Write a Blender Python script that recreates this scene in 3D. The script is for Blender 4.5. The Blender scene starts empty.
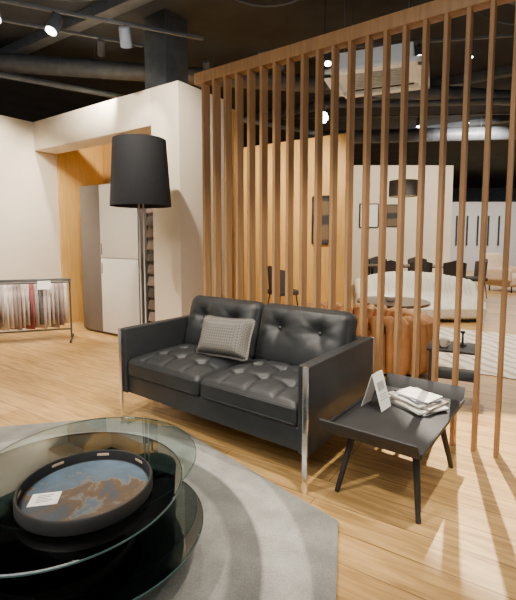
import bpy, bmesh, math, random
from mathutils import Vector, Matrix, Euler
random.seed(4)
S=bpy.context.scene
COL=S.collection
# ------------------------------------------------------------ materials
def nt(name):
    m=bpy.data.materials.new(name); m.use_nodes=True
    t=m.node_tree; b=t.nodes['Principled BSDF']
    return m,t,b
def mat(name,col,rough=.5,metal=0,var=.08,scale=8,bump=0,bscale=60,spec=.5,coat=0,stretch=None,emit=None,es=0):
    m,t,b=nt(name); N=t.nodes; L=t.links
    tc=N.new('ShaderNodeTexCoord'); mp=N.new('ShaderNodeMapping'); L.new(tc.outputs['Object'],mp.inputs[0])
    if stretch: mp.inputs['Scale'].default_value=stretch
    no=N.new('ShaderNodeTexNoise'); no.inputs['Scale'].default_value=scale; no.inputs['Detail'].default_value=4
    L.new(mp.outputs[0],no.inputs['Vector'])
    r=N.new('ShaderNodeValToRGB'); L.new(no.outputs['Fac'],r.inputs[0])
    r.color_ramp.elements[0].position=.3; r.color_ramp.elements[1].position=.7
    r.color_ramp.elements[0].color=[max(0,c*(1-var)) for c in col]+[1]
    r.color_ramp.elements[1].color=[min(1,c*(1+var)) for c in col]+[1]
    L.new(r.outputs[0],b.inputs['Base Color'])
    b.inputs['Roughness'].default_value=rough; b.inputs['Metallic'].default_value=metal
    b.inputs['Specular IOR Level'].default_value=spec
    b.inputs['Coat Weight'].default_value=coat
    if bump:
        n2=N.new('ShaderNodeTexNoise'); n2.inputs['Scale'].default_value=bscale; n2.inputs['Detail'].default_value=3
        L.new(mp.outputs[0],n2.inputs['Vector'])
        bp=N.new('ShaderNodeBump'); bp.inputs['Strength'].default_value=bump; bp.inputs['Distance'].default_value=.01
        L.new(n2.outputs['Fac'],bp.inputs['Height']); L.new(bp.outputs[0],b.inputs['Normal'])
    if emit:
        b.inputs['Emission Color'].default_value=list(emit)+[1]; b.inputs['Emission Strength'].default_value=es
    return m
def glassmat(name,tint,base=.04,rough=.01):
    m=bpy.data.materials.new(name); m.use_nodes=True; t=m.node_tree; N=t.nodes; L=t.links
    N.clear(); o=N.new('ShaderNodeOutputMaterial'); tr=N.new('ShaderNodeBsdfTransparent'); gl=N.new('ShaderNodeBsdfGlossy')
    tr.inputs[0].default_value=list(tint)+[1]; gl.inputs['Roughness'].default_value=rough; gl.inputs[0].default_value=(1,1,1,1)
    lw=N.new('ShaderNodeLayerWeight'); lw.inputs['Blend'].default_value=.5
    pw=N.new('ShaderNodeMath'); pw.operation='POWER'; pw.inputs[1].default_value=4.5; L.new(lw.outputs['Facing'],pw.inputs[0])
    ad=N.new('ShaderNodeMath'); ad.operation='MULTIPLY_ADD'; ad.inputs[1].default_value=.9; ad.inputs[2].default_value=base; L.new(pw.outputs[0],ad.inputs[0])
    mx=N.new('ShaderNodeMixShader'); L.new(ad.outputs[0],mx.inputs[0]); L.new(tr.outputs[0],mx.inputs[1]); L.new(gl.outputs[0],mx.inputs[2])
    L.new(mx.outputs[0],o.inputs[0]); return m
def woodfloor():
    m,t,b=nt('oak_floor'); N=t.nodes; L=t.links
    tc=N.new('ShaderNodeTexCoord'); mp=N.new('ShaderNodeMapping'); mp.inputs['Rotation'].default_value=(0,0,math.radians(32.5))
    L.new(tc.outputs['Object'],mp.inputs[0])
    br=N.new('ShaderNodeTexBrick'); br.inputs['Scale'].default_value=1; br.inputs['Brick Width'].default_value=1.9; br.inputs['Row Height'].default_value=.19
    br.inputs['Mortar Size'].default_value=.0025; br.offset=.37; br.inputs['Mortar Smooth'].default_value=.2; br.inputs['Bias'].default_value=0
    br.inputs['Color1'].default_value=(.44,.262,.09,1); br.inputs['Color2'].default_value=(.58,.37,.145,1); br.inputs['Mortar'].default_value=(.16,.09,.035,1)
    L.new(mp.outputs[0],br.inputs['Vector'])
    m2=N.new('ShaderNodeMapping'); m2.inputs['Scale'].default_value=(1.2,14,1); L.new(mp.outputs[0],m2.inputs[0])
    no=N.new('ShaderNodeTexNoise'); no.inputs['Scale'].default_value=2.2; no.inputs['Detail'].default_value=7; no.inputs['Distortion'].default_value=.8
    L.new(m2.outputs[0],no.inputs['Vector'])
    r=N.new('ShaderNodeValToRGB'); r.color_ramp.elements[0].position=.32; r.color_ramp.elements[0].color=(.64,.57,.48,1); r.color_ramp.elements[1].position=.62; r.color_ramp.elements[1].color=(1.07,1.05,1.0,1)
    L.new(no.outputs['Fac'],r.inputs[0])
    mx=N.new('ShaderNodeMix'); mx.data_type='RGBA'; mx.blend_type='MULTIPLY'; mx.inputs[0].default_value=1
    L.new(br.outputs['Color'],mx.inputs[6]); L.new(r.outputs[0],mx.inputs[7]); L.new(mx.outputs[2],b.inputs['Base Color'])
    b.inputs['Roughness'].default_value=.42
    return m
def bandmat(name,a,bcol,scale,axis='X',rough=.8,dist=3):
    m,t,b=nt(name); N=t.nodes; L=t.links
    tc=N.new('ShaderNodeTexCoord'); w=N.new('ShaderNodeTexWave'); w.bands_direction=axis
    w.inputs['Scale'].default_value=scale; w.inputs['Distortion'].default_value=dist; w.inputs['Detail'].default_value=2
    L.new(tc.outputs['Object'],w.inputs['Vector'])
    r=N.new('ShaderNodeValToRGB'); r.color_ramp.elements[0].color=list(a)+[1]; r.color_ramp.elements[1].color=list(bcol)+[1]
    r.color_ramp.elements[0].position=.15; r.color_ramp.elements[1].position=.4
    L.new(w.outputs['Fac'],r.inputs[0]); L.new(r.outputs[0],b.inputs['Base Color']); b.inputs['Roughness'].default_value=rough
    return m
M={}
M['floor']=woodfloor()
M['cream']=mat('cream_paint',(.79,.70,.55),.8,var=.03,scale=2)
M['white']=mat('white_paint',(.8,.78,.74),.6,var=.02)
M['oakpanel']=mat('orange_oak_panel',(.62,.36,.10),.55,var=.10,scale=5,stretch=(6,6,.5))
M['black']=mat('black_matte',(.014,.014,.015),.6,var=.2)
M['ceil']=mat('black_ceiling_paint',(.024,.029,.036),.9,var=.3,scale=2)
M['duct']=mat('dark_duct',(.08,.094,.115),.5,var=.2)
M['leather']=mat('black_leather',(.015,.017,.019),.48,var=.2,bump=.10,bscale=160,spec=.5)
M['chrome']=mat('chrome',(.88,.88,.89),.22,metal=1,var=.03)
M['steel']=mat('satin_steel',(.62,.61,.59),.45,metal=.5,var=.03)
M['slat']=mat('walnut_slat',(.325,.178,.072),.55,var=.2,scale=4,stretch=(8,8,.6))
M['lampshade']=mat('black_fabric_shade',(.012,.013,.016),.85,var=.2,scale=60)
M['darkgrey']=mat('dark_grey_metal',(.05,.05,.05),.45)
M['taupe']=mat('taupe_lacquer',(.125,.10,.082),.55,var=.04)
M['greige']=mat('greige_lacquer',(.68,.64,.56),.5,var=.02)
M['gap']=mat('shadow_gap',(.03,.028,.025),.7)  # even near-black brown for plinth, slots, trim strips and sofa base
M['paneljoint']=mat('oak_panel_joint',(.30,.17,.05),.7)
M['paper']=mat('white_paper',(.85,.84,.8),.6,var=.02)
M['ink']=mat('ink',(.05,.05,.05),.7)
M['glass']=glassmat('smoked_glass',(.38,.43,.44),.05)
M['glass2']=glassmat('clear_glass',(.72,.81,.81),.04)
M['glass3']=glassmat('dark_glass',(.30,.34,.35),.05)
M['edge']=mat('glass_edge_teal',(.05,.10,.10),.15,var=.05)
M['gloss']=mat('black_gloss',(.014,.015,.017),.12,var=.1,coat=.5)
M['creamsofa']=mat('cream_leather',(.64,.60,.51),.6,var=.04,bump=.1)
M['cognac']=mat('cognac_leather',(.46,.21,.07),.55,var=.15)
M['acw']=mat('white_plastic',(.84,.92,1.0),.5,var=.02)
M['acg']=mat('grille_grey',(.50,.56,.62),.5,var=.02)
M['rug2']=bandmat('striped_rug_weave',(.42,.34,.26),(.66,.60,.51),2.6,'DIAGONAL',dist=5)
M['bluewhite']=mat('neutral_far_wall',(.52,.51,.49),.7,var=.03)
M['bulb']=mat('lamp_lens',(1,1,1),.4,emit=(1,.95,.85),es=22)
M['art1']=bandmat('abstract_print',(.04,.04,.04),(.16,.11,.07),.8,'Z')
M['beige']=mat('beige_fabric',(.5,.38,.26),.8)

def rugmat():
    m,t,b=nt('grey_rug_pile'); N=t.nodes; L=t.links
    tc=N.new('ShaderNodeTexCoord'); ln=N.new('ShaderNodeVectorMath'); ln.operation='LENGTH'; L.new(tc.outputs['Object'],ln.inputs[0])
    r=N.new('ShaderNodeValToRGB'); cr=r.color_ramp; cr.interpolation='LINEAR'
    dv=N.new('ShaderNodeMath'); dv.operation='DIVIDE'; dv.inputs[1].default_value=2.0; L.new(ln.outputs['Value'],dv.inputs[0]); L.new(dv.outputs[0],r.inputs[0])
    cr.elements[0].position=0; cr.elements[0].color=(.22,.214,.197,1); cr.elements[1].position=.48; cr.elements[1].color=(.22,.214,.197,1)
    for p,c in [(.495,.125),(.555,.135),(.565,.34),(.655,.35),(.665,.22),(1,.26)]:
        e=cr.elements.new(p); e.color=(c,c*.97,c*.90,1)
    no=N.new('ShaderNodeTexNoise'); no.inputs['Scale'].default_value=220; no.inputs['Detail'].default_value=3; L.new(tc.outputs['Object'],no.inputs['Vector'])
    n3=N.new('ShaderNodeTexNoise'); n3.inputs['Scale'].default_value=7; n3.inputs['Detail'].default_value=7; L.new(tc.outputs['Object'],n3.inputs['Vector'])
    av=N.new('ShaderNodeMath'); av.operation='MULTIPLY_ADD'; av.inputs[1].default_value=.5; L.new(no.outputs['Fac'],av.inputs[0])
    h=N.new('ShaderNodeMath'); h.operation='MULTIPLY'; h.inputs[1].default_value=.5; L.new(n3.outputs['Fac'],h.inputs[0]); L.new(h.outputs[0],av.inputs[2])
    r2=N.new('ShaderNodeValToRGB'); r2.color_ramp.elements[0].position=.40; r2.color_ramp.elements[0].color=(.78,.78,.78,1); r2.color_ramp.elements[1].position=.60; r2.color_ramp.elements[1].color=(1.18,1.18,1.18,1)
    L.new(av.outputs[0],r2.inputs[0])
    mx=N.new('ShaderNodeMix'); mx.data_type='RGBA'; mx.blend_type='MULTIPLY'; mx.inputs[0].default_value=1
    L.new(r.outputs[0],mx.inputs[6]); L.new(r2.outputs[0],mx.inputs[7]); L.new(mx.outputs[2],b.inputs['Base Color'])
    b.inputs['Roughness'].default_value=.95; b.inputs['Specular IOR Level'].default_value=.1
    bp=N.new('ShaderNodeBump'); bp.inputs['Strength'].default_value=.5; bp.inputs['Distance'].default_value=.01; L.new(av.outputs[0],bp.inputs['Height']); L.new(bp.outputs[0],b.inputs['Normal'])
    return m
M['rug']=rugmat()
def pillowmat():
    m,t,b=nt('woven_grey_check'); N=t.nodes; L=t.links
    tc=N.new('ShaderNodeTexCoord'); mp=N.new('ShaderNodeMapping'); mp.inputs['Rotation'].default_value=(0,0,math.radians(45)); L.new(tc.outputs['Object'],mp.inputs[0])
    v=N.new('ShaderNodeTexChecker'); v.inputs['Scale'].default_value=66; L.new(mp.outputs[0],v.inputs['Vector'])
    v.inputs['Color1'].default_value=(.15,.14,.125,1); v.inputs['Color2'].default_value=(.095,.088,.08,1)
    L.new(v.outputs['Color'],b.inputs['Base Color']); b.inputs['Roughness'].default_value=.85; return m
M['pillow']=pillowmat()
def artmat():
    m,t,b=nt('coastal_print'); N=t.nodes; L=t.links
    tc=N.new('ShaderNodeTexCoord'); no=N.new('ShaderNodeTexNoise'); no.inputs['Scale'].default_value=5; no.inputs['Detail'].default_value=11; no.inputs['Distortion'].default_value=.5; no.inputs['Roughness'].default_value=.65
    L.new(tc.outputs['Object'],no.inputs['Vector'])
    sx=N.new('ShaderNodeSeparateXYZ'); L.new(tc.outputs['Object'],sx.inputs[0])
    ad=N.new('ShaderNodeMath'); ad.operation='MULTIPLY_ADD'; ad.inputs[1].default_value=.7; L.new(sx.outputs['Y'],ad.inputs[0]); L.new(no.outputs['Fac'],ad.inputs[2])
    r=N.new('ShaderNodeValToRGB'); cr=r.color_ramp; cr.elements[0].position=.15; cr.elements[0].color=(.05,.075,.105,1); cr.elements[1].position=.85; cr.elements[1].color=(.11,.16,.215,1)
    for p,c in [(.40,(.045,.055,.07,1)),(.455,(.085,.056,.036,1)),(.485,(.10,.07,.046,1)),(.51,(.14,.14,.135,1)),(.54,(.06,.09,.125,1)),(.65,(.08,.12,.165,1))]:
        e=cr.elements.new(p); e.color=c
    L.new(ad.outputs[0],r.inputs[0]); L.new(r.outputs[0],b.inputs['Base Color']); b.inputs['Roughness'].default_value=.3; b.inputs['Specular IOR Level'].default_value=.3; return m
M['art']=artmat()

# ------------------------------------------------------------ helpers
def link(o,parent=None,loc=(0,0,0),rot=(0,0,0)):
    COL.objects.link(o); o.location=loc; o.rotation_euler=rot
    if parent: o.parent=parent
    return o
def frombm(name,bm,m,parent=None,loc=(0,0,0),rot=(0,0,0),smooth=True,angle=40):
    me=bpy.data.meshes.new(name); bmesh.ops.recalc_face_normals(bm,faces=bm.faces); bm.to_mesh(me); bm.free()
    if m: me.materials.append(m)
    if smooth:
        me.polygons.foreach_set('use_smooth',[True]*len(me.polygons)); me.set_sharp_from_angle(angle=math.radians(angle))
    return link(bpy.data.objects.new(name,me),parent,loc,rot)
def addbox(bm,size,c=(0,0,0),rotm=None,bev=0,seg=2):
    b2=bmesh.new(); bmesh.ops.create_cube(b2,size=1)
    for v in b2.verts: v.co=Vector((v.co.x*size[0],v.co.y*size[1],v.co.z*size[2]))
    if bev: bmesh.ops.bevel(b2,geom=b2.edges[:],offset=bev,segments=seg,affect='EDGES',profile=.5)
    for v in b2.verts:
        if rotm: v.co=rotm@v.co
        v.co+=Vector(c)
    me=bpy.data.meshes.new('t'); b2.to_mesh(me); b2.free(); bm.from_mesh(me); bpy.data.meshes.remove(me)
def box(name,size,loc,m,parent=None,rot=(0,0,0),bev=.004,seg=2):
    bm=bmesh.new(); addbox(bm,size,bev=min(bev,min(size)*.45),seg=seg); return frombm(name,bm,m,parent,loc,rot)
def boxes(name,lst,m,parent=None,loc=(0,0,0),rot=(0,0,0),bev=.003):
    bm=bmesh.new()
    for s,c in lst: addbox(bm,s,c,bev=min(bev,min(s)*.4))
    return frombm(name,bm,m,parent,loc,rot)
def addrod(bm,p,q,r1,r2=None,n=14):
    r2=r1 if r2 is None else r2; p=Vector(p);q=Vector(q); d=(q-p); z=d.normalized(); x=z.orthogonal().normalized(); y=z.cross(x)
    A=[];B=[]
    for i in range(n):
        a=2*math.pi*i/n; e=x*math.cos(a)+y*math.sin(a); A.append(bm.verts.new(p+e*r1)); B.append(bm.verts.new(q+e*r2))
    for i in range(n):
        j=(i+1)%n; bm.faces.new((A[i],A[j],B[j],B[i]))
    bm.faces.new(A[::-1]); bm.faces.new(B)
def addtube(bm,pts,rad,n=12):
    P=[Vector(p) for p in pts]; rings=[]; x=None
    for i,p in enumerate(P):
        t=(P[min(i+1,len(P)-1)]-P[max(i-1,0)]).normalized()
        x=(t.orthogonal() if x is None else (x-t*x.dot(t))).normalized(); y=t.cross(x)
        rings.append([bm.verts.new(p+(x*math.cos(2*math.pi*k/n)+y*math.sin(2*math.pi*k/n))*rad[i]) for k in range(n)])
    for a,b in zip(rings[:-1],rings[1:]):
        for k in range(n): j=(k+1)%n; bm.faces.new((a[k],a[j],b[j],b[k]))
    bm.faces.new(rings[0][::-1]); bm.faces.new(rings[-1])
def rod(name,p,q,r1,m,parent=None,r2=None,n=14):
    bm=bmesh.new(); addrod(bm,p,q,r1,r2,n); return frombm(name,bm,m,parent)
def rods(name,lst,r,m,parent=None,n=10):
    bm=bmesh.new()
    for p,q in lst: addrod(bm,p,q,r,n=n)
    return frombm(name,bm,m,parent)
def lathe(name,prof,m,parent=None,loc=(0,0,0),rot=(0,0,0),n=64,angle=40):
    bm=bmesh.new(); rings=[]
    for r,z in prof:
        if r<1e-5: rings.append([bm.verts.new((0,0,z))])
        else: rings.append([bm.verts.new((r*math.cos(2*math.pi*i/n),r*math.sin(2*math.pi*i/n),z)) for i in range(n)])
    for a,b in zip(rings[:-1],rings[1:]):
        for i in range(n):
            j=(i+1)%n
            if len(a)==1 and len(b)==1: continue
            if len(a)==1: bm.faces.new((a[0],b[j],b[i]))
            elif len(b)==1: bm.faces.new((a[i],a[j],b[0]))
            else: bm.faces.new((a[i],a[j],b[j],b[i]))
    return frombm(name,bm,m,parent,loc,rot,angle=angle)
def disc(name,r,t,m,parent=None,loc=(0,0,0),n=96):
    e=min(.003,t*.3)
    return lathe(name,[(0,0),(r-e,0),(r,e),(r,t-e),(r-e,t),(0,t)],m,parent,loc,n=n,angle=20)
def cushion(name,w,d,h,m,parent=None,loc=(0,0,0),rot=(0,0,0),r=.04,puff=.03,tufts=(),creases=(),cuts=44,tdepth=.035,cdepth=.012,pinch=0,both=False,ts=.035,csg=.016,fade=.75):
    bm=bmesh.new(); bmesh.ops.create_cube(bm,size=2); bmesh.ops.subdivide_edges(bm,edges=bm.edges[:],cuts=cuts,use_grid_fill=True)
    H3=Vector((w/2,d/2,h/2))
    for v in bm.verts:
        q=v.co.copy(); p=Vector((q.x*H3.x,q.y*H3.y,q.z*H3.z))
        inn=Vector([max(-(H3[i]-r),min(H3[i]-r,p[i])) for i in range(3)]); dd=p-inn
        if dd.length>1e-6: p=inn+dd.normalized()*min(r,dd.length) if dd.length>r else inn+dd
        fx=max(0,1-(q.x)**4); fy=max(0,1-(q.y)**4); k=fx*fy
        s=1 if q.z>0 else (-1 if both else -.3); wz=abs(q.z)
        dz=puff*k
        if q.z>0 or both:
            for tx,ty in tufts: dz-=tdepth*math.exp(-((p.x-tx)**2+(p.y-ty)**2)/(2*ts**2))
            cm=0
            for (x1,y1,x2,y2) in creases:
                ex,ey=x2-x1,y2-y1; l2=ex*ex+ey*ey; tt=max(0,min(1,((p.x-x1)*ex+(p.y-y1)*ey)/l2))
                ds=(p.x-x1-tt*ex)**2+(p.y-y1-tt*ey)**2; cm=max(cm,(1-fade*tt)*math.exp(-ds/(2*csg**2)))
            dz-=cdepth*cm
        p.z+=s*wz*dz
        if pinch:
            f=1-pinch*(1-abs(q.x)**2)*(abs(q.y)**3); p.y*=f; f=1-pinch*(1-abs(q.y)**2)*(abs(q.x)**3); p.x*=f
            e=max(abs(q.x),abs(q.y)); p.z*=max(.12,(1-e**5))
        v.co=p
    return frombm(name,bm,m,parent,loc,rot,angle=60)
def empty(name,loc,rz=0,label='',cat='',group=None):
    e=bpy.data.objects.new(name,None); e.empty_display_size=.1; link(e,None,loc,(0,0,rz)); return tag(e,label,cat,group)
def tag(o,label,cat,group=None):
    o['label']=label; o['category']=cat
    if group: o['group']=group
    return o
def struct(o): o['kind']='structure'; return o
def dup(e,loc,rz,label=None):
    n=e.copy(); COL.objects.link(n); n.location=loc; n.rotation_euler=(0,0,rz) if rz is not None else e.rotation_euler
    for c in list(e.children):
        k=c.copy(); COL.objects.link(k); k.parent=n
        for g in list(c.children):
            g2=g.copy(); COL.objects.link(g2); g2.parent=k
    if label: n['label']=label
    return n

# ------------------------------------------------------------ room shell
struct(box('floor',(34,34,.1),(3,10,-.05),M['floor'],bev=0))
struct(box('ceiling',(34,34,.1),(3,10,4.35),M['ceil'],bev=0))
Lc=Vector((-3.457,6.79)); AW=math.atan2(-.567,.824); W2=Vector((math.cos(AW),math.sin(AW))); N2=Vector((-math.sin(AW),math.cos(AW)))
def WF(k,off): 
    p=Lc+W2*k+N2*off; return (p.x,p.y)
def wbox(name,k0,k1,o0,o1,z0,z1,m,bev=.002):
    x,y=WF((k0+k1)/2,(o0+o1)/2)
    return box(name,(k1-k0,o1-o0,z1-z0),(x,y,(z0+z1)/2),m,rot=(0,0,AW),bev=bev)
struct(wbox('wall_lintel',-.0,2.638,0,.35,2.77,3.2,M['cream']))
struct(wbox('wall_column',2.64,3.1,0,.90,0,3.2,M['cream']))
struct(wbox('wall_left',-.15,-.002,-6,.36,0,3.2,M['cream']))
struct(wbox('wall_niche_side',-.15,.03,.362,1.2,0,3.2,M['oakpanel']))
struct(wbox('wall_niche_back',-.15,2.95,1.202,1.3,0,3.2,M['oakpanel']))
for i in range(1,4):
    struct(wbox('trim_%d'%i,.1+i*.7,.104+i*.7,1.198,1.203,0,3.2,M['paneljoint'],0))
struct(wbox('baseboard_left',0,.015,-6,-.0,0,.07,M['cream']))
AP=math.radians(-33.2); WP=Vector((math.cos(AP),math.sin(AP))); NP=Vector((-math.sin(AP),math.cos(AP)))
OW=Vector((-2.6,10.38))
def seg(name,p0,k0,k1,th,z0,z1,m,a=AP,off=0):
    w=Vector((math.cos(a),math.sin(a))); n=Vector((-math.sin(a),math.cos(a))); p=p0+w*((k0+k1)/2)+n*(off+th/2)
    return box(name,(k1-k0,th,z1-z0),(p.x,p.y,(z0+z1)/2),m,rot=(0,0,a),bev=.002)
struct(seg('wall_orange',OW,0,5.0,.15,0,3.25,M['oakpanel']))
for i in range(4,8):
    struct(seg('trim_%d'%i,OW,(i-3)*1.1,(i-3)*1.1+.005,.01,0,3.25,M['paneljoint'],off=-.006))
struct(box('wall_back',(4.1,.2,3.6),(3.8,13.2,1.8),M['cream'],bev=0))
struct(box('wall_side',(.2,3.2,3.6),(1.85,10.8,1.8),M['cream'],bev=0))
struct(box('wall_far',(9,.2,3.0),(11.2,19,1.5),M['bluewhite'],bev=0))
for i in range(8):
    struct(box('trim_%d'%(8+i),(.05,.06,1.3),(8.2+i*.46,18.85,1.75),M['gap'],bev=0))
struct(box('wall_end',(34,.2,4.3),(3,25,2.15),M['duct'],bev=0))

# ------------------------------------------------------------ slatted screen
AD=math.radians(-35.6)
P1=Vector((1.58,2.712)); 
scr=empty('slatted_room_divider',(P1.x,P1.y,0),AD,'tall walnut slat screen with a top beam behind the black sofa','room divider')
x0=-2.65; x1=.60; HB=2.97
box('top_beam',(x1-x0,.10,.10),((x0+x1)/2,0,HB-.05),M['slat'],scr,bev=.002)
for i in range(26):
    x=x0+.10+i*.1335
    if x>x1: break
    box('slat',(.0255,.092,HB-.10),(x,0,(HB-.10)/2),M['slat'],scr,bev=.0012,seg=1)

# ------------------------------------------------------------ sofa
AS=math.radians(-37.2); us=Vector((math.cos(AS),math.sin(AS))); ns=Vector((-math.sin(AS),math.cos(AS))); FR=Vector((.27,2.28)); SW=1.71; SD=.92
FL=FR-us*SW
sofa=empty('two_seat_sofa',(FL.x,FL.y,0),AS,'black tufted leather two-seat sofa with chrome corner legs','sofa')
at=.072
box('base',(SW-.02,SD-.06,.14),(SW/2,SD/2,.28),M['leather'],sofa,bev=.010,seg=3)
for x in (at/2,SW-at/2):
    box('armrest',(at,SD-.03,.51),(x,SD/2,.465),M['leather'],sofa,bev=.007,seg=3)
box('back_panel',(SW-2*at,.07,.50),(SW/2,SD-.05,.47),M['leather'],sofa,bev=.012,seg=3)
for x in (.014,SW-.014):
    for y in (.002,SD-.002):
        box('leg',(.032,.014,.720),(x,y,.360),M['chrome'],sofa,bev=.003)
cw=(SW-2*at)/2
def star(tx,ty,L=.15,n=8,ph=.2):
    return [(tx,ty,tx+L*math.cos(ph+2*math.pi*k/n),ty+L*(.8)*math.sin(ph+2*math.pi*k/n)) for k in range(n)]
for i in range(2):
    cx=at+cw*(i+.5)
    gx=(-.21,0,.21); gy=(-.12,.10)
    tf=[(a,b) for a in gx for b in gy]
    cr=[]
    for b in gy: cr+=[(gx[0],b,gx[1],b),(gx[1],b,gx[2],b),(gx[0],b,gx[0]-.13,b),(gx[2],b,gx[2]+.13,b)]
    for a in gx: cr+=[(a,gy[0],a,gy[1]),(a,gy[0],a,gy[0]-.18),(a,gy[1],a,gy[1]+.2)]
    s=cushion('seat_cushion',cw-.008,.68,.14,M['leather'],sofa,(cx,.35,.415),r=.040,puff=.045,tufts=tf,creases=cr,tdepth=.034,cdepth=.012,ts=.030,cuts=64,csg=.013,fade=.3)
    rods('cushion_piping',[((-cw/2+.03,-.338,.042),(cw/2-.03,-.338,.042)),((-cw/2+.03,-.338,-.042),(cw/2-.03,-.338,-.042))],.004,M['leather'],s)
    for tx,ty in tf:
        lathe('button',[(0,.006),(.008,.005),(.013,0),(.012,-.006),(0,-.008)],M['leather'],s,(tx,ty,.073),n=20)
    tf=[(-.17,.06),(.17,.06)]
    cr=star(-.17,.06,.19,7,.3)+star(.17,.06,.19,7,.6)+[(-.17,.06,.0,.07),(.17,.06,.0,.07)]
    b=cushion('back_cushion',cw-.006,.49,.17,M['leather'],sofa,(cx,.725,.67),rot=(math.radians(74),0,0),r=.07,puff=.052,tufts=tf,creases=cr,tdepth=.050,cdepth=.008,ts=.045,csg=.020,cuts=56)
    for tx,ty in tf:
        lathe('button',[(0,.006),(.008,.005),(.013,0),(.012,-.006),(0,-.008)],M['leather'],b,(tx,ty,.087),n=20)
pl=Vector((FL.x,FL.y,0))+Vector((us.x*.72,us.y*.72,0))+Vector((ns.x,ns.y,0))*.44
pil=cushion('throw_pillow',.52,.33,.12,M['pillow'],None,(pl.x,pl.y,.668),rot=(math.radians(66),math.radians(-2),AS+math.radians(4)),r=.06,puff=.022,pinch=.08,both=True,cuts=24)
tag(pil,'small rectangular grey taupe woven pillow leaning on the sofa back','pillow')

# ------------------------------------------------------------ floor lamp
lamp=empty('floor_lamp',(-1.19,4.42,0),0,'floor lamp with large black tapered drum shade beside the sofa','lamp')
lathe('base',[(0,0),(.15,0),(.155,.006),(.155,.018),(.15,.024),(0,.026)],M['darkgrey'],lamp)
for x in (-.022,.022): rod('pole',(x,0,.02),(x,0,1.86),.0075,M['steel'],lamp)
lathe('lamp_shade',[(.300,0),(.304,0),(.304,.01),(.262,.66),(.256,.66),(.298,.006),(.300,0)],M['lampshade'],lamp,(0,0,1.745))
lathe('shade_cap',[(0,0),(.26,0),(.26,.004),(0,.004)],M['lampshade'],lamp,(0,0,2.375))
lathe('bulb',[(0,-.06),(.03,-.05),(.04,-.02),(.03,.02),(.015,.05),(0,.05)],M['white'],lamp,(0,0,1.93),n=24)

# ------------------------------------------------------------ rug + coffee table
pts=[(-2.75,2.60),(-1.95,3.10),(-1.22,3.26),(-.60,3.10),(.40,2.03),(.26,1.35),(-.1,.5),(-.7,.0),(-1.6,-.1),(-2.5,.5),(-3.0,1.6)]
cxr,cyr=-1.1,1.7
def rounded(pts,r=.015,n=3):
    out=[];L=len(pts)
    for i in range(L):
        p=Vector(pts[i]);a=Vector(pts[i-1]);b=Vector(pts[(i+1)%L]); pa=p+(a-p).normalized()*r; pb=p+(b-p).normalized()*r
        for j in range(n+1):
            t=j/n; out.append((pa*(1-t)**2+p*2*t*(1-t)+pb*t*t))
    return out
bm=bmesh.new()
rp=rounded(pts)
lo=[bm.verts.new((p.x-cxr,p.y-cyr,0)) for p in rp]; hi=[bm.verts.new((p.x-cxr,p.y-cyr,.016)) for p in rp]
ti=[bm.verts.new(((p.x-cxr)*.992,(p.y-cyr)*.992,.02)) for p in rp]
k=len(rp)
for i in range(k):
    j=(i+1)%k; bm.faces.new((lo[i],lo[j],hi[j],hi[i])); bm.faces.new((hi[i],hi[j],ti[j],ti[i]))
bm.faces.new(ti); bm.faces.new(lo[::-1])
rug=frombm('area_rug',bm,M['rug'],None,(cxr,cyr,.001)); tag(rug,'grey cut-pile rug with faceted outline under the glass table','rug')
RZ=.022
ct=empty('glass_coffee_table',(-.84,1.77,RZ),0,'low round smoked glass coffee table with offset discs','coffee table')
lathe('drum_base',[(0,0),(.335,0),(.34,.006),(.34,.15),(.335,.156),(0,.156)],M['gloss'],ct,(-.02,-.03,0),n=96)
rod('post',(-.05,-.05,.156),(-.05,-.05,.326),.05,M['gloss'],ct,n=32)
def gdisc(name,r,t,m,loc):
    o=disc(name,r,t,m,ct,loc)
    lathe('glass_edge',[(r+.0005,.0015),(r+.002,.003),(r+.002,t-.003),(r+.0005,t-.0015)],M['edge'],o,n=96)
gdisc('bottom_glass_disc',.48,.012,M['glass3'],(.12,-.02,.158))
gdisc('lower_glass_disc',.51,.010,M['glass2'],(.02,.26,.305))
gdisc('top_glass_disc',.505,.012,M['glass'],(0,0,.330))
TZ=RZ+.344
tray=empty('round_tray',(-.71,1.70,TZ),0,'round black tray with rim and a coastal picture inside','tray')
R=.262; hh=.055
lathe('rim',[(R-.022,0),(R,0),(R+.004,.006),(R+.004,hh-.006),(R,hh),(R-.006,hh),(R-.008,hh-.006),(R-.008,.012),(R-.022,.010),(R-.022,0)],M['black'],tray,n=96)
disc('picture_inlay',R-.010,.008,M['art'],tray,(0,0,.003))
for a in (10,50,95,140,195,265,320):
    a=math.radians(a); box('handle_slot',(.004,.07,.012),((R-.0075)*math.cos(a),(R-.0075)*math.sin(a),.036),M['beige'],tray,(0,0,a),bev=.001)
card=empty('price_card',(-.855,1.64,TZ+.0125),math.radians(12),'small white printed price card lying in the tray','card')
box('card_sheet',(.11,.085,.002),(0,0,.0),M['paper'],card,bev=0)
bm=bmesh.new()
for i in range(5): addbox(bm,(.06-.01*(i%3),.0025,.0006),(-.005*(i%3),.024-.011*i,.0014))
frombm('printed_lines',bm,M['ink'],card,smooth=False)

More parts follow.
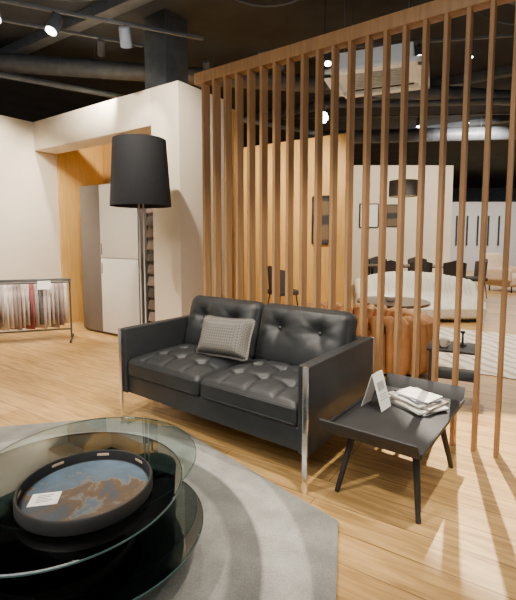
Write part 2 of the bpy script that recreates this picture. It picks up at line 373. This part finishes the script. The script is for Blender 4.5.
# ------------------------------------------------------------ side table
tw,tl=.51,.98
Fc=Vector((.73,1.89)); tc=Fc-us*(tw/2)+ns*(tl/2)
st=empty('tray_side_table',(tc.x,tc.y,0),AS,'low black wooden tray-top side table with splayed legs beside the sofa','side table')
tz=.39
box('table_top',(tw,tl-.10,.012),(0,0,tz),M['black'],st,bev=.002)
for s in (-1,1):
    box('tray_edge',(tw,.010,.10),(0,s*(tl/2-.05+.024),tz+.040),M['black'],st,(math.radians(-34*s),0,0),bev=.0015)
for s in (-1,1):
    box('tray_side',(.010,tl-.10,.030),(s*(tw/2+.003),0,tz+.009),M['black'],st,(0,math.radians(10*s),0),bev=.0015)
boxes('under_frame',[((.34,.03,.03),(0,-.22,tz-.022)),((.34,.03,.03),(0,.22,tz-.022)),((.03,.46,.03),(0,0,tz-.022))],M['black'],st)
for sx in (-1,1):
    for sy in (-1,1):
        rod('leg',(sx*.165,sy*.22,tz-.010),(sx*.225,sy*.33,0),.022,M['black'],st,r2=.013,n=18)
def onst(x,y): 
    p=tc+us*x+ns*y; return p.x,p.y
z=tz+.007
bk=[(.23,.31,.014,(.1,.1,.1)),(.22,.30,.012,(.6,.58,.53)),(.20,.27,.016,(.3,.24,.2)),(.19,.26,.010,(.72,.7,.66)),(.17,.24,.012,(.12,.13,.16)),(.16,.22,.008,(.75,.72,.68))]
for i,(a,b_,t,c) in enumerate(bk):
    x,y=onst(.03+.012*(i%3),.20-.010*(i%2))
    e=empty('magazine',(x,y,z),AS+math.radians([8,-3,14,3,-8,15][i]+60),['dark grey','off-white','brown','white','navy','pale cream'][i]+' magazine in the stack on the side table','magazine','magazines stacked on the side table')
    box('cover',(a,b_,t),(0,0,t/2),mat('cover_%d'%i,c,.4,var=.25,scale=14),e,bev=.001)
    boxes('pages',[((a-.004,b_+.0,t*.7),(.004,0,t/2))],M['paper'],e)
    z+=t+.0008
x,y=onst(-.15,.03)
br=empty('brochure_stand',(x,y,tz+.007),AS+math.radians(86),'white folded information card standing on the side table','leaflet')
bm=bmesh.new()
for s in (-1,1):
    addbox(bm,(.13,.002,.22),(0,s*.034,.107),Matrix.Rotation(math.radians(s*17),3,'X'))
frombm('folded_sheet',bm,M['paper'],br,smooth=False)
boxes('printed_panel',[((.08,.0008,.05),(0,0,.03)),((.09,.0008,.004),(0,0,-.02)),((.07,.0008,.004),(0,0,-.035)),((.09,.0008,.004),(0,0,-.05))],mat('print_grey',(.35,.34,.33),.6),br,(0,-.0370,.109),(math.radians(-17),0,0),bev=0)

# ------------------------------------------------------------ cabinet in niche
cx,cy=WF(.75,.25)
cab=empty('tall_cabinet',(cx,cy,0),AW,'tall cabinet with taupe side and greige doors in the niche','cabinet')
cw_=1.34; ch=2.2
box('body',(cw_,.55,ch-.02),(cw_/2,.30,ch/2+.01),M['taupe'],cab)
box('plinth',(cw_-.06,.5,.04),(cw_/2,.31,.02),M['gap'],cab)
box('door',(.47,.02,ch-.05),(.237,.012,ch/2+.02),M['taupe'],cab)
for z0,z1 in ((.045,1.13),(1.14,ch-.01)):
    d=box('door',(.82,.022,z1-z0),(.475+.415,.010,(z0+z1)/2),M['greige'],cab); d['label']='greige lacquered door'
    box('handle',(.012,.012,.16),(-.38,-.016,(.4 if z0<1 else -.4)),M['taupe'],d)
box('side_trim',(.02,.03,ch),(1.33,-.0,ch/2),M['gap'],cab)

# fabric sample racks
def sample_rack(loc,rz,length,ht):
    e=empty('fabric_sample_rack',loc,rz,'black metal rack holding hanging fabric swatches near the wall','rack')
    rods('frame',[((0,0,.03),(0,0,ht)),((length,0,.03),(length,0,ht)),((0,0,ht),(length,0,ht)),((0,0,.16),(length,0,.16)),((0,-.22,.03),(0,.22,.03)),((length,-.22,.03),(length,.22,.03)),((0,-.14,ht-.03),(length,-.14,ht-.03)),((0,.14,ht-.03),(length,.14,ht-.03)),((0,-.14,ht-.03),(0,.14,ht-.03)),((length,-.14,ht-.03),(length,.14,ht-.03))],.012,M['darkgrey'],e)
    for x in (0,length):
        for y in (-.2,.2): rod('wheel',(x-.012,y,.02),(x+.012,y,.02),.02,M['black'],e)
    s=box('sign',(.16,.004,.11),(.30,.17,ht-.06),M['paper'],e,(math.radians(8),0,0),bev=0); s['label']='small white sign'
    return e
ra=Vector((-2.62,5.95)); ar=math.radians(199)
wr=Vector((math.cos(ar),math.sin(ar)))
RH=.86
rk=sample_rack((ra.x,ra.y,0),ar,1.45,RH)
cols=[(.52,.44,.37),(.36,.29,.25),(.60,.54,.48),(.30,.22,.20),(.27,.08,.08),(.48,.38,.35),(.30,.25,.23),(.46,.43,.40),(.13,.12,.12),(.54,.43,.38)]
cm=[mat('swatch_cloth_%d'%i,c,.95,var=.1,scale=30,spec=.1) for i,c in enumerate(cols)]
for i in range(24):
    k=.14+i*.051
    p=ra+wr*k
    bm=bmesh.new(); nx=8; ln=.56+.03*((i*7)%3)
    rows=[]
    for a in range(nx+1):
        t=a/nx; yy=-.14+.28*t; xx=.008*math.sin(t*11+i); rows.append((bm.verts.new((xx,yy,0)),bm.verts.new((xx*1.5,yy,-ln))))
    for a in range(nx): bm.faces.new((rows[a][0],rows[a+1][0],rows[a+1][1],rows[a][1]))
    o=frombm('fabric_swatch',bm,cm[(i*3)%10],None,(p.x,p.y,RH-.045),(0,0,math.radians(-112)))
    sm=o.modifiers.new('s','SOLIDIFY'); sm.thickness=.008; sm.offset=0
    tag(o,['cream','tan','ivory','brown','wine red','beige','khaki','pale grey','charcoal','sand'][(i*3)%10]+' fabric swatch hanging on the black sample rack','fabric swatch','swatches on the sample rack')
x,y=WF(2.46,.15)
dr=empty('narrow_display_rack',(x,y,0),AW,'narrow black upright rack with small dark sample boards beside the cabinet','rack')
rods('frame',[((-.1,0,0),(-.1,0,2.15)),((.1,0,0),(.1,0,2.15)),((-.1,0,2.15),(.1,0,2.15)),((-.1,0,.02),(.1,0,.02))],.012,M['black'],dr)
dk=[mat('dark_board_%d'%i,c,.6) for i,c in enumerate([(.05,.04,.035),(.12,.08,.06),(.2,.15,.12)])]
for i in range(12):
    b=box('sample_board',(.17,.02,.12),(0,-.01,.25+i*.155),dk[(i*2)%3],dr,(math.radians(-15),0,0))

# ------------------------------------------------------------ beyond the screen
r2=box('patterned_rug',(3.1,2.3,.012),(3.35,5.10,.007),M['rug2'],rot=(0,0,AP)); tag(r2,'pale cream and brown striped rug in the lounge area','rug')
ch_=empty('cognac_lounge_seat',(1.14,4.76,.0),AP,'long cognac leather lounge seat with soft vertical pleats','armchair')
bm=bmesh.new()
RX,RY=.72,.39
NR=36
for i in range(NR):
    a=2*math.pi*i/NR; a=a-.14*math.sin(2*a)
    c,s=math.cos(a),math.sin(a)
    prof=[(1.02,.07),(1.06,.12),(1.07,.24),(1.06,.37),(1.06,.46),(1.04,.54),(.95,.585),(.82,.57),(.74,.48)]
    addtube(bm,[(RX*r*c,RY*r*s,z) for r,z in prof],[.045,.06,.062,.062,.062,.062,.060,.055,.05],n=16)
frombm('pleated_back',bm,M['cognac'],ch_)
bm=bmesh.new(); n=40; rings=[]
for r,z in [(.95,.04),(.95,.44),(.8,.48),(.4,.49)]:
    rings.append([bm.verts.new((RX*r*math.cos(2*math.pi*i/n),RY*r*math.sin(2*math.pi*i/n),z)) for i in range(n)])
for A,B in zip(rings[:-1],rings[1:]):
    for i in range(n): j=(i+1)%n; bm.faces.new((A[i],A[j],B[j],B[i]))
bm.faces.new(rings[-1]); bm.faces.new(rings[0][::-1])
frombm('seat',bm,M['cognac'],ch_)
boxes('base',[((1.1,.5,.04),(0,0,.02))],M['black'],ch_)
bs=empty('small_black_side_table',(1.74,3.74,0),AP+.1,'small square black side table beyond the slat screen','side table')
box('table_top',(.42,.38,.02),(0,0,.46),M['black'],bs)
box('shelf',(.38,.34,.015),(0,0,.22),M['black'],bs)
for sx in (-1,1):
    for sy in (-1,1): box('leg',(.025,.025,.45),(sx*.18,sy*.16,.225),M['black'],bs)
cup=empty('white_cup',(1.64,3.72,.4705),0,'small white cup on the black side table','cup')
lathe('cup_body',[(0,.0),(.025,0),(.034,.02),(.038,.07),(.034,.07),(.03,.02),(0,.012)],M['paper'],cup,n=32)
rods('handle',[((.036,0,.055),(.055,0,.045)),((.055,0,.045),(.055,0,.028)),((.055,0,.028),(.033,0,.018))],.004,M['paper'],cup)
vs=empty('black_candle_holder',(1.82,3.76,.4705),0,'slim black candle holder on the small side table','candle holder')
lathe('base',[(0,0),(.035,0),(.035,.01),(.01,.02),(.008,.10),(.02,.12),(.02,.13),(0,.13)],M['black'],vs,n=24)
rt=empty('round_coffee_table',(2.0,6.32,.0),0,'round dark wood coffee table on slim metal legs','coffee table')
disc('table_top',.52,.04,mat('dark_brown_wood',(.07,.035,.02),.3),rt,(0,0,.46))
for i in range(4):
    a=math.radians(45+90*i); rod('leg',(.36*math.cos(a),.36*math.sin(a),.46),(.42*math.cos(a),.42*math.sin(a),.0),.014,M['black'],rt)
bw=empty('white_bowl',(1.95,6.27,.501),0,'small white bowl on the round coffee table','bowl')
lathe('bowl_body',[(0,0),(.05,0),(.10,.05),(.11,.075),(.104,.075),(.05,.012),(0,.01)],M['paper'],bw,n=32)
# cream sofa
SL=2.15
cs=empty('cream_channelled_sofa',(1.72,7.28,0),math.radians(-4),'low curved cream leather sofa with channelled puffy backrest','sofa')
def arc(x): return 1.0-.55*((x-SL/2)/(SL/2))**2
def frt(x): return .02-.08*math.cos((x/SL-.5)*math.pi)
bm=bmesh.new(); nr=30
for i in range(nr):
    x=.10+i*(SL-.20)/(nr-1); y=arc(x); f=frt(x); rr=.095
    e=((x-SL/2)/(SL/2))**2; t_=.13*e
    addtube(bm,[(x,f+.10,.10),(x,f+.04,.14),(x,f+.03,.22),(x,f+.08,.29),(x,f+.2,.32),(x,y-.38,.31),(x,y-.26,.35),(x,y-.17,.45-t_*.3),(x,y-.10,.58-t_*.7),(x,y-.01,.68-t_),(x,y+.09,.70-t_),(x,y+.17,.63-t_),(x,y+.22,.44),(x,y+.16,.14)],
        [.06,.08,rr,rr,rr,rr,rr,rr,rr,rr,rr,.09,.085,.08],n=20)
frombm('channelled_upholstery',bm,M['creamsofa'],cs)
rows=[];bm=bmesh.new(); n=20
for i in range(n+1):
    x=.06+(SL-.12)*i/n; rows.append([bm.verts.new(c) for c in ((x,frt(x)+.10,.0),(x,frt(x)+.10,.24),(x,arc(x)+.05,.24),(x,arc(x)+.05,.0))])
for i in range(n):
    for j in range(4): kk=(j+1)%4; bm.faces.new((rows[i][j],rows[i+1][j],rows[i+1][kk],rows[i][kk]))
bm.faces.new(rows[0]); bm.faces.new(rows[-1][::-1])
frombm('base',bm,M['gap'],cs)
# dining group
dt=empty('dining_table',(3.75,10.6,0),math.radians(-8),'long dark dining table in the showroom','dining table')
box('table_top',(2.2,.95,.035),(0,0,.74),mat('dark_oak',(.10,.06,.04),.4),dt)
for sx in (-1,1):
    for sy in (-1,1): box('leg',(.06,.06,.72),(sx*.95,sy*.36,.36),M['black'],dt)
def dchair(loc,rz,m):
    e=empty('dining_chair',loc,rz,'dark upholstered dining chair with slim legs at dining table','chair','chairs around the dining table')
    cushion('seat',.46,.46,.09,m,e,(0,0,.45),r=.03,puff=.015,cuts=8)
    bm=bmesh.new(); nn=12; rows=[]
    for i in range(nn+1):
        a=math.radians(20+140*i/nn); x=.25*math.cos(a); y=.02+.23*math.sin(a)
        rows.append([bm.verts.new((x,y,.48)),bm.verts.new((x*1.05,y+.03,.94-.08*abs(math.cos(a)))),bm.verts.new((x*.9,y-.01,.93-.08*abs(math.cos(a)))),bm.verts.new((x*.88,y-.03,.48))])
    for i in range(nn):
        for j in range(4): k=(j+1)%4; bm.faces.new((rows[i][j],rows[i+1][j],rows[i+1][k],rows[i][k]))
    bm.faces.new(rows[0]); bm.faces.new(rows[-1][::-1])
    frombm('backrest',bm,m,e)
    for sx in (-1,1):
        for sy in (-1,1): rod('leg',(sx*.17,sy*.17,.42),(sx*.22,sy*.22,0),.014,M['black'],e,r2=.009,n=10)
    return e
mch=mat('charcoal_fabric',(.045,.04,.038),.8)
c0=dchair((3.0,9.9,0),math.radians(175),mch)
dup(c0,(3.7,9.8,0),math.radians(170)); dup(c0,(4.45,9.75,0),math.radians(165)); dup(c0,(3.2,11.4,0),math.radians(-5)); dup(c0,(4.2,11.3,0),math.radians(-15)); dup(c0,(5.2,10.3,0),math.radians(-95))
c1=dup(c0,(.45,7.75,0),math.radians(120),'dark dining chair standing alone by the orange wall')
del c1['group']
pd=empty('pendant_lamp',(3.2,9.6,4.3),0,'dark grey drum pendant lamp over the dining table','lamp')
rod('cord',(0,0,0),(0,0,-1.62),.006,M['black'],pd)
lathe('lamp_shade',[(.30,0),(.305,0),(.305,.34),(.30,.34),(.30,0)],mat('grey_shade',(.12,.115,.115),.8),pd,(0,0,-1.96),n=40)
disc('diffuser',.298,.01,M['white'],pd,(0,0,-1.95))
hb=empty('hanging_bulb',(.74,5.0,4.3),0,'bare glowing bulb hanging on a thin black cord','light bulb')
rod('cord',(0,0,0),(0,0,-1.40),.005,M['black'],hb)
rod('socket',(0,0,-1.40),(0,0,-1.46),.018,M['black'],hb)
lathe('glass_bulb',[(0,-1.58),(.025,-1.575),(.052,-1.54),(.055,-1.52),(.04,-1.48),(.018,-1.46),(0,-1.46)],M['bulb'],hb,n=24)
def frame(loc,rz,w,h,m,label):
    e=empty('framed_picture',loc,rz,label,'picture')
    bm=bmesh.new(); t=.03
    for s,c in [((w,.03,t),(0,0,h/2)),((w,.03,t),(0,0,-h/2)),((t,.03,h),(w/2,0,0)),((t,.03,h),(-w/2,0,0))]: addbox(bm,s,c,bev=.002)
    frombm('frame',bm,M['black'],e); box('print',(w-t,.01,h-t),(0,.005,0),m,e,bev=0); return e
def onOW(k,off,z): 
    p=OW+WP*k+NP*off; return (p.x,p.y,z)
frame(onOW(4.50,-.03,1.75),AP,.34,.85,M['art1'],'tall dark framed abstract print on the orange panelled wall')
frame((3.35,13.07,2.1),0,.55,.7,M['paper'],'black framed pale print on cream wall')
frame((4.05,13.07,2.1),0,.5,.65,M['art1'],'black framed dark print on cream wall')
lc=empty('beige_lounge_chair',(6.75,11.6,0),math.radians(30),'beige upholstered lounge chair at the aisle','armchair')
cushion('seat',.85,.85,.30,M['beige'],lc,(0,0,.30),r=.09,puff=.03,cuts=12)
cushion('backrest',.85,.65,.18,M['beige'],lc,(0,.40,.70),rot=(math.radians(70),0,0),r=.06,puff=.03,cuts=12)
for s in (-1,1): cushion('armrest',.15,.8,.34,M['beige'],lc,(s*.45,.03,.46),r=.06,puff=.01,cuts=10)
for sx in (-1,1):
    for sy in (-1,1): rod('leg',(sx*.3,sy*.3,.18),(sx*.3,sy*.3,0),.018,M['black'],lc)
# ------------------------------------------------------------ ceiling services
ac=empty('ceiling_air_conditioner',(1.42,5.3,3.30),math.radians(-22),'white square cassette air conditioner hanging below the black ceiling','air conditioner')
bm=bmesh.new()
for s,c in [((1.15,.12,.06),(0,.415,0)),((1.15,.12,.06),(0,-.415,0)),((.12,.95,.06),(.515,0,0)),((.12,.95,.06),(-.515,0,0)),((.82,.62,.20),(0,0,.15))]: addbox(bm,s,c,bev=.01)
addbox(bm,(.96,.76,.02),(0,0,.035))
frombm('housing',bm,M['acw'],ac)
bm=bmesh.new()
for i in range(9): addbox(bm,(.66,.026,.012),(0,-.24+i*.06,.012),Matrix.Rotation(.3,3,'X'))
frombm('grille',bm,M['acg'],ac)
boxes('air_slot',[((.8,.035,.01),(0,.345,.018)),((.8,.035,.01),(0,-.345,.018))],M['gap'],ac)
rods('hanger_rods',[((x,y,.2),(x,y,1.0)) for x in (-.35,.35) for y in (-.25,.25)],.008,M['duct'],ac)
def duct(p,q,r,label='dark painted round ventilation duct under the ceiling',hang=True):
    p=Vector(p);q=Vector(q); e=empty('ventilation_duct',p,0,label,'duct'); d=q-p; n=int(d.length/.6); u=d.normalized()
    bm=bmesh.new(); addrod(bm,(0,0,0),d,r,n=28)
    for i in range(n+1): addrod(bm,u*(i*.6),u*(i*.6+.03),r*1.04,n=28)
    frombm('pipe',bm,M['duct'],e)
    if hang: rods('hangers',[(u*(i*1.8+.5)+Vector((0,0,r)),u*(i*1.8+.5)+Vector((0,0,4.3-p.z))) for i in range(int(d.length/1.8))],.006,M['duct'],e)
duct((-6.5,6.0,3.98),(5.5,8.3,3.98),.13)
duct((-3.0,3.6,4.08),(4.5,5.4,4.08),.07,'slim dark pipe running under the ceiling')
duct((-4.5,5.2,3.6),(1.2,9.2,3.6),.04,'slim dark pipe running under the ceiling',False)
duct((1.0,7.5,3.66),(8,7.0,3.66),.05,'slim dark pipe running under the ceiling',False)
duct((1.0,10.5,3.8),(9,9.6,3.8),.15)
dc=box('square_duct',(.40,.40,1.1),(-1.22,5.95,3.78),M['duct'],rot=(0,0,AW)); tag(dc,'dark vertical square duct above the cream wall','duct')
for i,(x,y) in enumerate([(-4,5),(-1,9),(2,11)]):
    e=box('ceiling_beam',(12,.16,.14),(x+3,y,4.23),M['duct'],rot=(0,0,AP)); tag(e,'black painted steel ceiling joist','beam','steel joists under the ceiling')
def track(p,q):
    p=Vector(p);q=Vector(q);d=q-p; a=math.atan2(d.y,d.x); c=(p+q)/2
    t=box('lighting_track',(d.length,.035,.03),c,M['duct'],rot=(0,0,a)); tag(t,'slim black lighting track under the ceiling','lighting track','lighting tracks'); return t
def cable(p,q,sag):
    p=Vector(p);q=Vector(q); P=[]
    for i in range(13):
        t=i/12; P.append(p*(1-t)+q*t-Vector((0,0,sag*4*t*(1-t))))
    bm=bmesh.new(); addtube(bm,P,[.009]*13,n=8); o=frombm('ceiling_cable',bm,M['duct']); tag(o,'dark cable sagging between ceiling fixings','cable','cables under the ceiling')
cable((-3.2,4.2,4.28),(-1.4,5.2,4.28),.35); cable((-.6,5,4.28),(1.0,4.6,4.28),.4); cable((2.4,5.4,4.28),(3.8,5.2,4.28),.35); cable((-2.2,3.2,4.28),(-.2,4.0,4.28),.3); cable((-.2,4.0,4.28),(1.2,4.4,4.28),.45)
def spotfix(loc,target,power=0,size=60,blend=.6,col=(1,.89,.74),r=.045,soft=.04):
    loc=Vector(loc); e=empty('track_spotlight',loc,0,'black cylindrical track spotlight under the ceiling','spotlight','track spotlights')
    d=(Vector(target)-loc).normalized(); 
    rod('stem',(0,0,.115),(0,0,0),.012,M['black'],e)
    bm=bmesh.new(); addrod(bm,-d*.09,d*.09,r*.93,r,n=24); frombm('housing',bm,M['duct'],e)
    rod('lens',d*.091,d*.093,r*.82,M['bulb'],e,n=24)
    if power:
        l=bpy.data.lights.new('spot','SPOT'); l.energy=power; l.spot_size=math.radians(size); l.spot_blend=blend; l.color=col; l.shadow_soft_size=soft
        o=bpy.data.objects.new('spot_lamp',l); link(o,e,d*.13,d.to_track_quat('-Z','Y').to_euler())
    return e
TZ_=3.72
track((-6,3.0,TZ_+.13),(3.5,3.4,TZ_+.13)); track((-4.5,1.0,TZ_+.13),(3.5,1.2,TZ_+.13)); track((-3.8,4.6,TZ_+.13),(-1.45,5.68,TZ_+.13)); track((0,5.9,TZ_+.13),(5.5,5.0,TZ_+.13)); track((.5,9.0,TZ_+.13),(8,8.4,TZ_+.13))
track((-3.6,3.6,3.59),(-.6,4.9,3.59)); track((.7,4.45,TZ_+.13),(3.2,4.0,TZ_+.13))
W=1.7
spotfix((-3.0,4.95,TZ_),(-4.0,6.2,1.5),300*W,85)
spotfix((-1.9,5.43,TZ_),(-2.6,7.4,1.6),220*W,85)
spotfix((-2.5,3.15,TZ_),(-2.6,4.8,0),340*W,70,.8)
spotfix((-1.2,3.2,TZ_),(-1.6,5.6,1.8),250*W,75)
spotfix((-.4,3.24,TZ_),(-.3,3.3,0),200*W,60)
spotfix((1.0,3.3,TZ_),(.9,2.0,0),85*W,60)
spotfix((-2.2,1.08,TZ_),(-.9,2.6,0),280*W,70)
spotfix((.8,1.15,TZ_),(.1,3.0,.4),310*W,55)
spotfix((2.2,1.18,TZ_),(1.2,2.3,0),75*W,70)
spotfix((1.95,4.22,TZ_),(1.72,2.42,0),2400,30,.3,soft=.012)
spotfix((2.6,5.48,TZ_),(2.3,5.4,0),320*W,80)
spotfix((.3,5.85,TZ_),(.2,8.6,1.1),300*W,95,col=(1,.86,.64))
spotfix((-.7,6.05,TZ_),(-.9,8.9,1.1),240*W,90,col=(1,.86,.64))
spotfix((3.2,8.8,TZ_),(2.8,7.8,0),260*W,90)
spotfix((5,8.65,TZ_),(4.6,12.8,1.8),600*W,100)
spotfix((1.2,8.95,TZ_),(2.0,10.5,1.8),100*W,80)
spotfix((4.6,5.15,TZ_),(4.0,6.2,0),320*W,90)
spotfix((7.2,8.45,TZ_),(7.4,9.8,0),300*W,100)
spotfix((-2.42,4.11,3.46),(-1.0,2.2,.5),60,60,r=.07)
spotfix((-1.95,4.31,3.46),(-2.6,2.5,0),60,60,r=.06)
spotfix((-1.35,4.57,3.46),(-1.6,6.5,1),60,60,r=.06)
spotfix((-2.95,3.88,3.46),(-2.0,1.5,.5),0,r=.06)
for x,y in ((.9,5.75),(2.0,5.57),(3.2,5.38),(3.9,5.26)):
    spotfix((x,y,TZ_),(x-.3,y-1.6,1.0),0,r=.05)
for x in (2.2,4.1,5.8,6.5):
    spotfix((x,8.87-.08*(x-2.2),TZ_),(x-.6,6.0,1.5),0,r=.06)
def area(loc,rot,size,power,col=(1,.95,.88)):
    l=bpy.data.lights.new('panel','AREA'); l.shape='RECTANGLE'; l.size=size[0]; l.size_y=size[1]; l.energy=power; l.color=col
    o=bpy.data.objects.new('ceiling_panel_light',l); link(o,None,loc,rot); return o
area((-1.4,-1.2,4.1),(math.radians(20),0,0),(5,2),270)  # added soft fill above and behind the camera, no real fixture
area((9.5,15,4.0),(0,0,0),(5,4),460,(1,.97,.92))  # added fill that brightens the far wall, no real fixture
w=bpy.data.worlds.new('world'); S.world=w; w.use_nodes=True; bg=w.node_tree.nodes['Background']; bg.inputs[0].default_value=(.9,.89,.87,1); bg.inputs[1].default_value=.42

# ------------------------------------------------------------ camera
cd=bpy.data.cameras.new('camera'); cam=bpy.data.objects.new('camera',cd); COL.objects.link(cam)
cam.location=(0,0,1.42); cam.rotation_euler=(math.radians(85),0,0)
cd.sensor_fit='HORIZONTAL'; cd.sensor_width=36; cd.lens=36*430/516; cd.shift_y=-24/516
cd.clip_start=.05; cd.clip_end=100
S.camera=cam
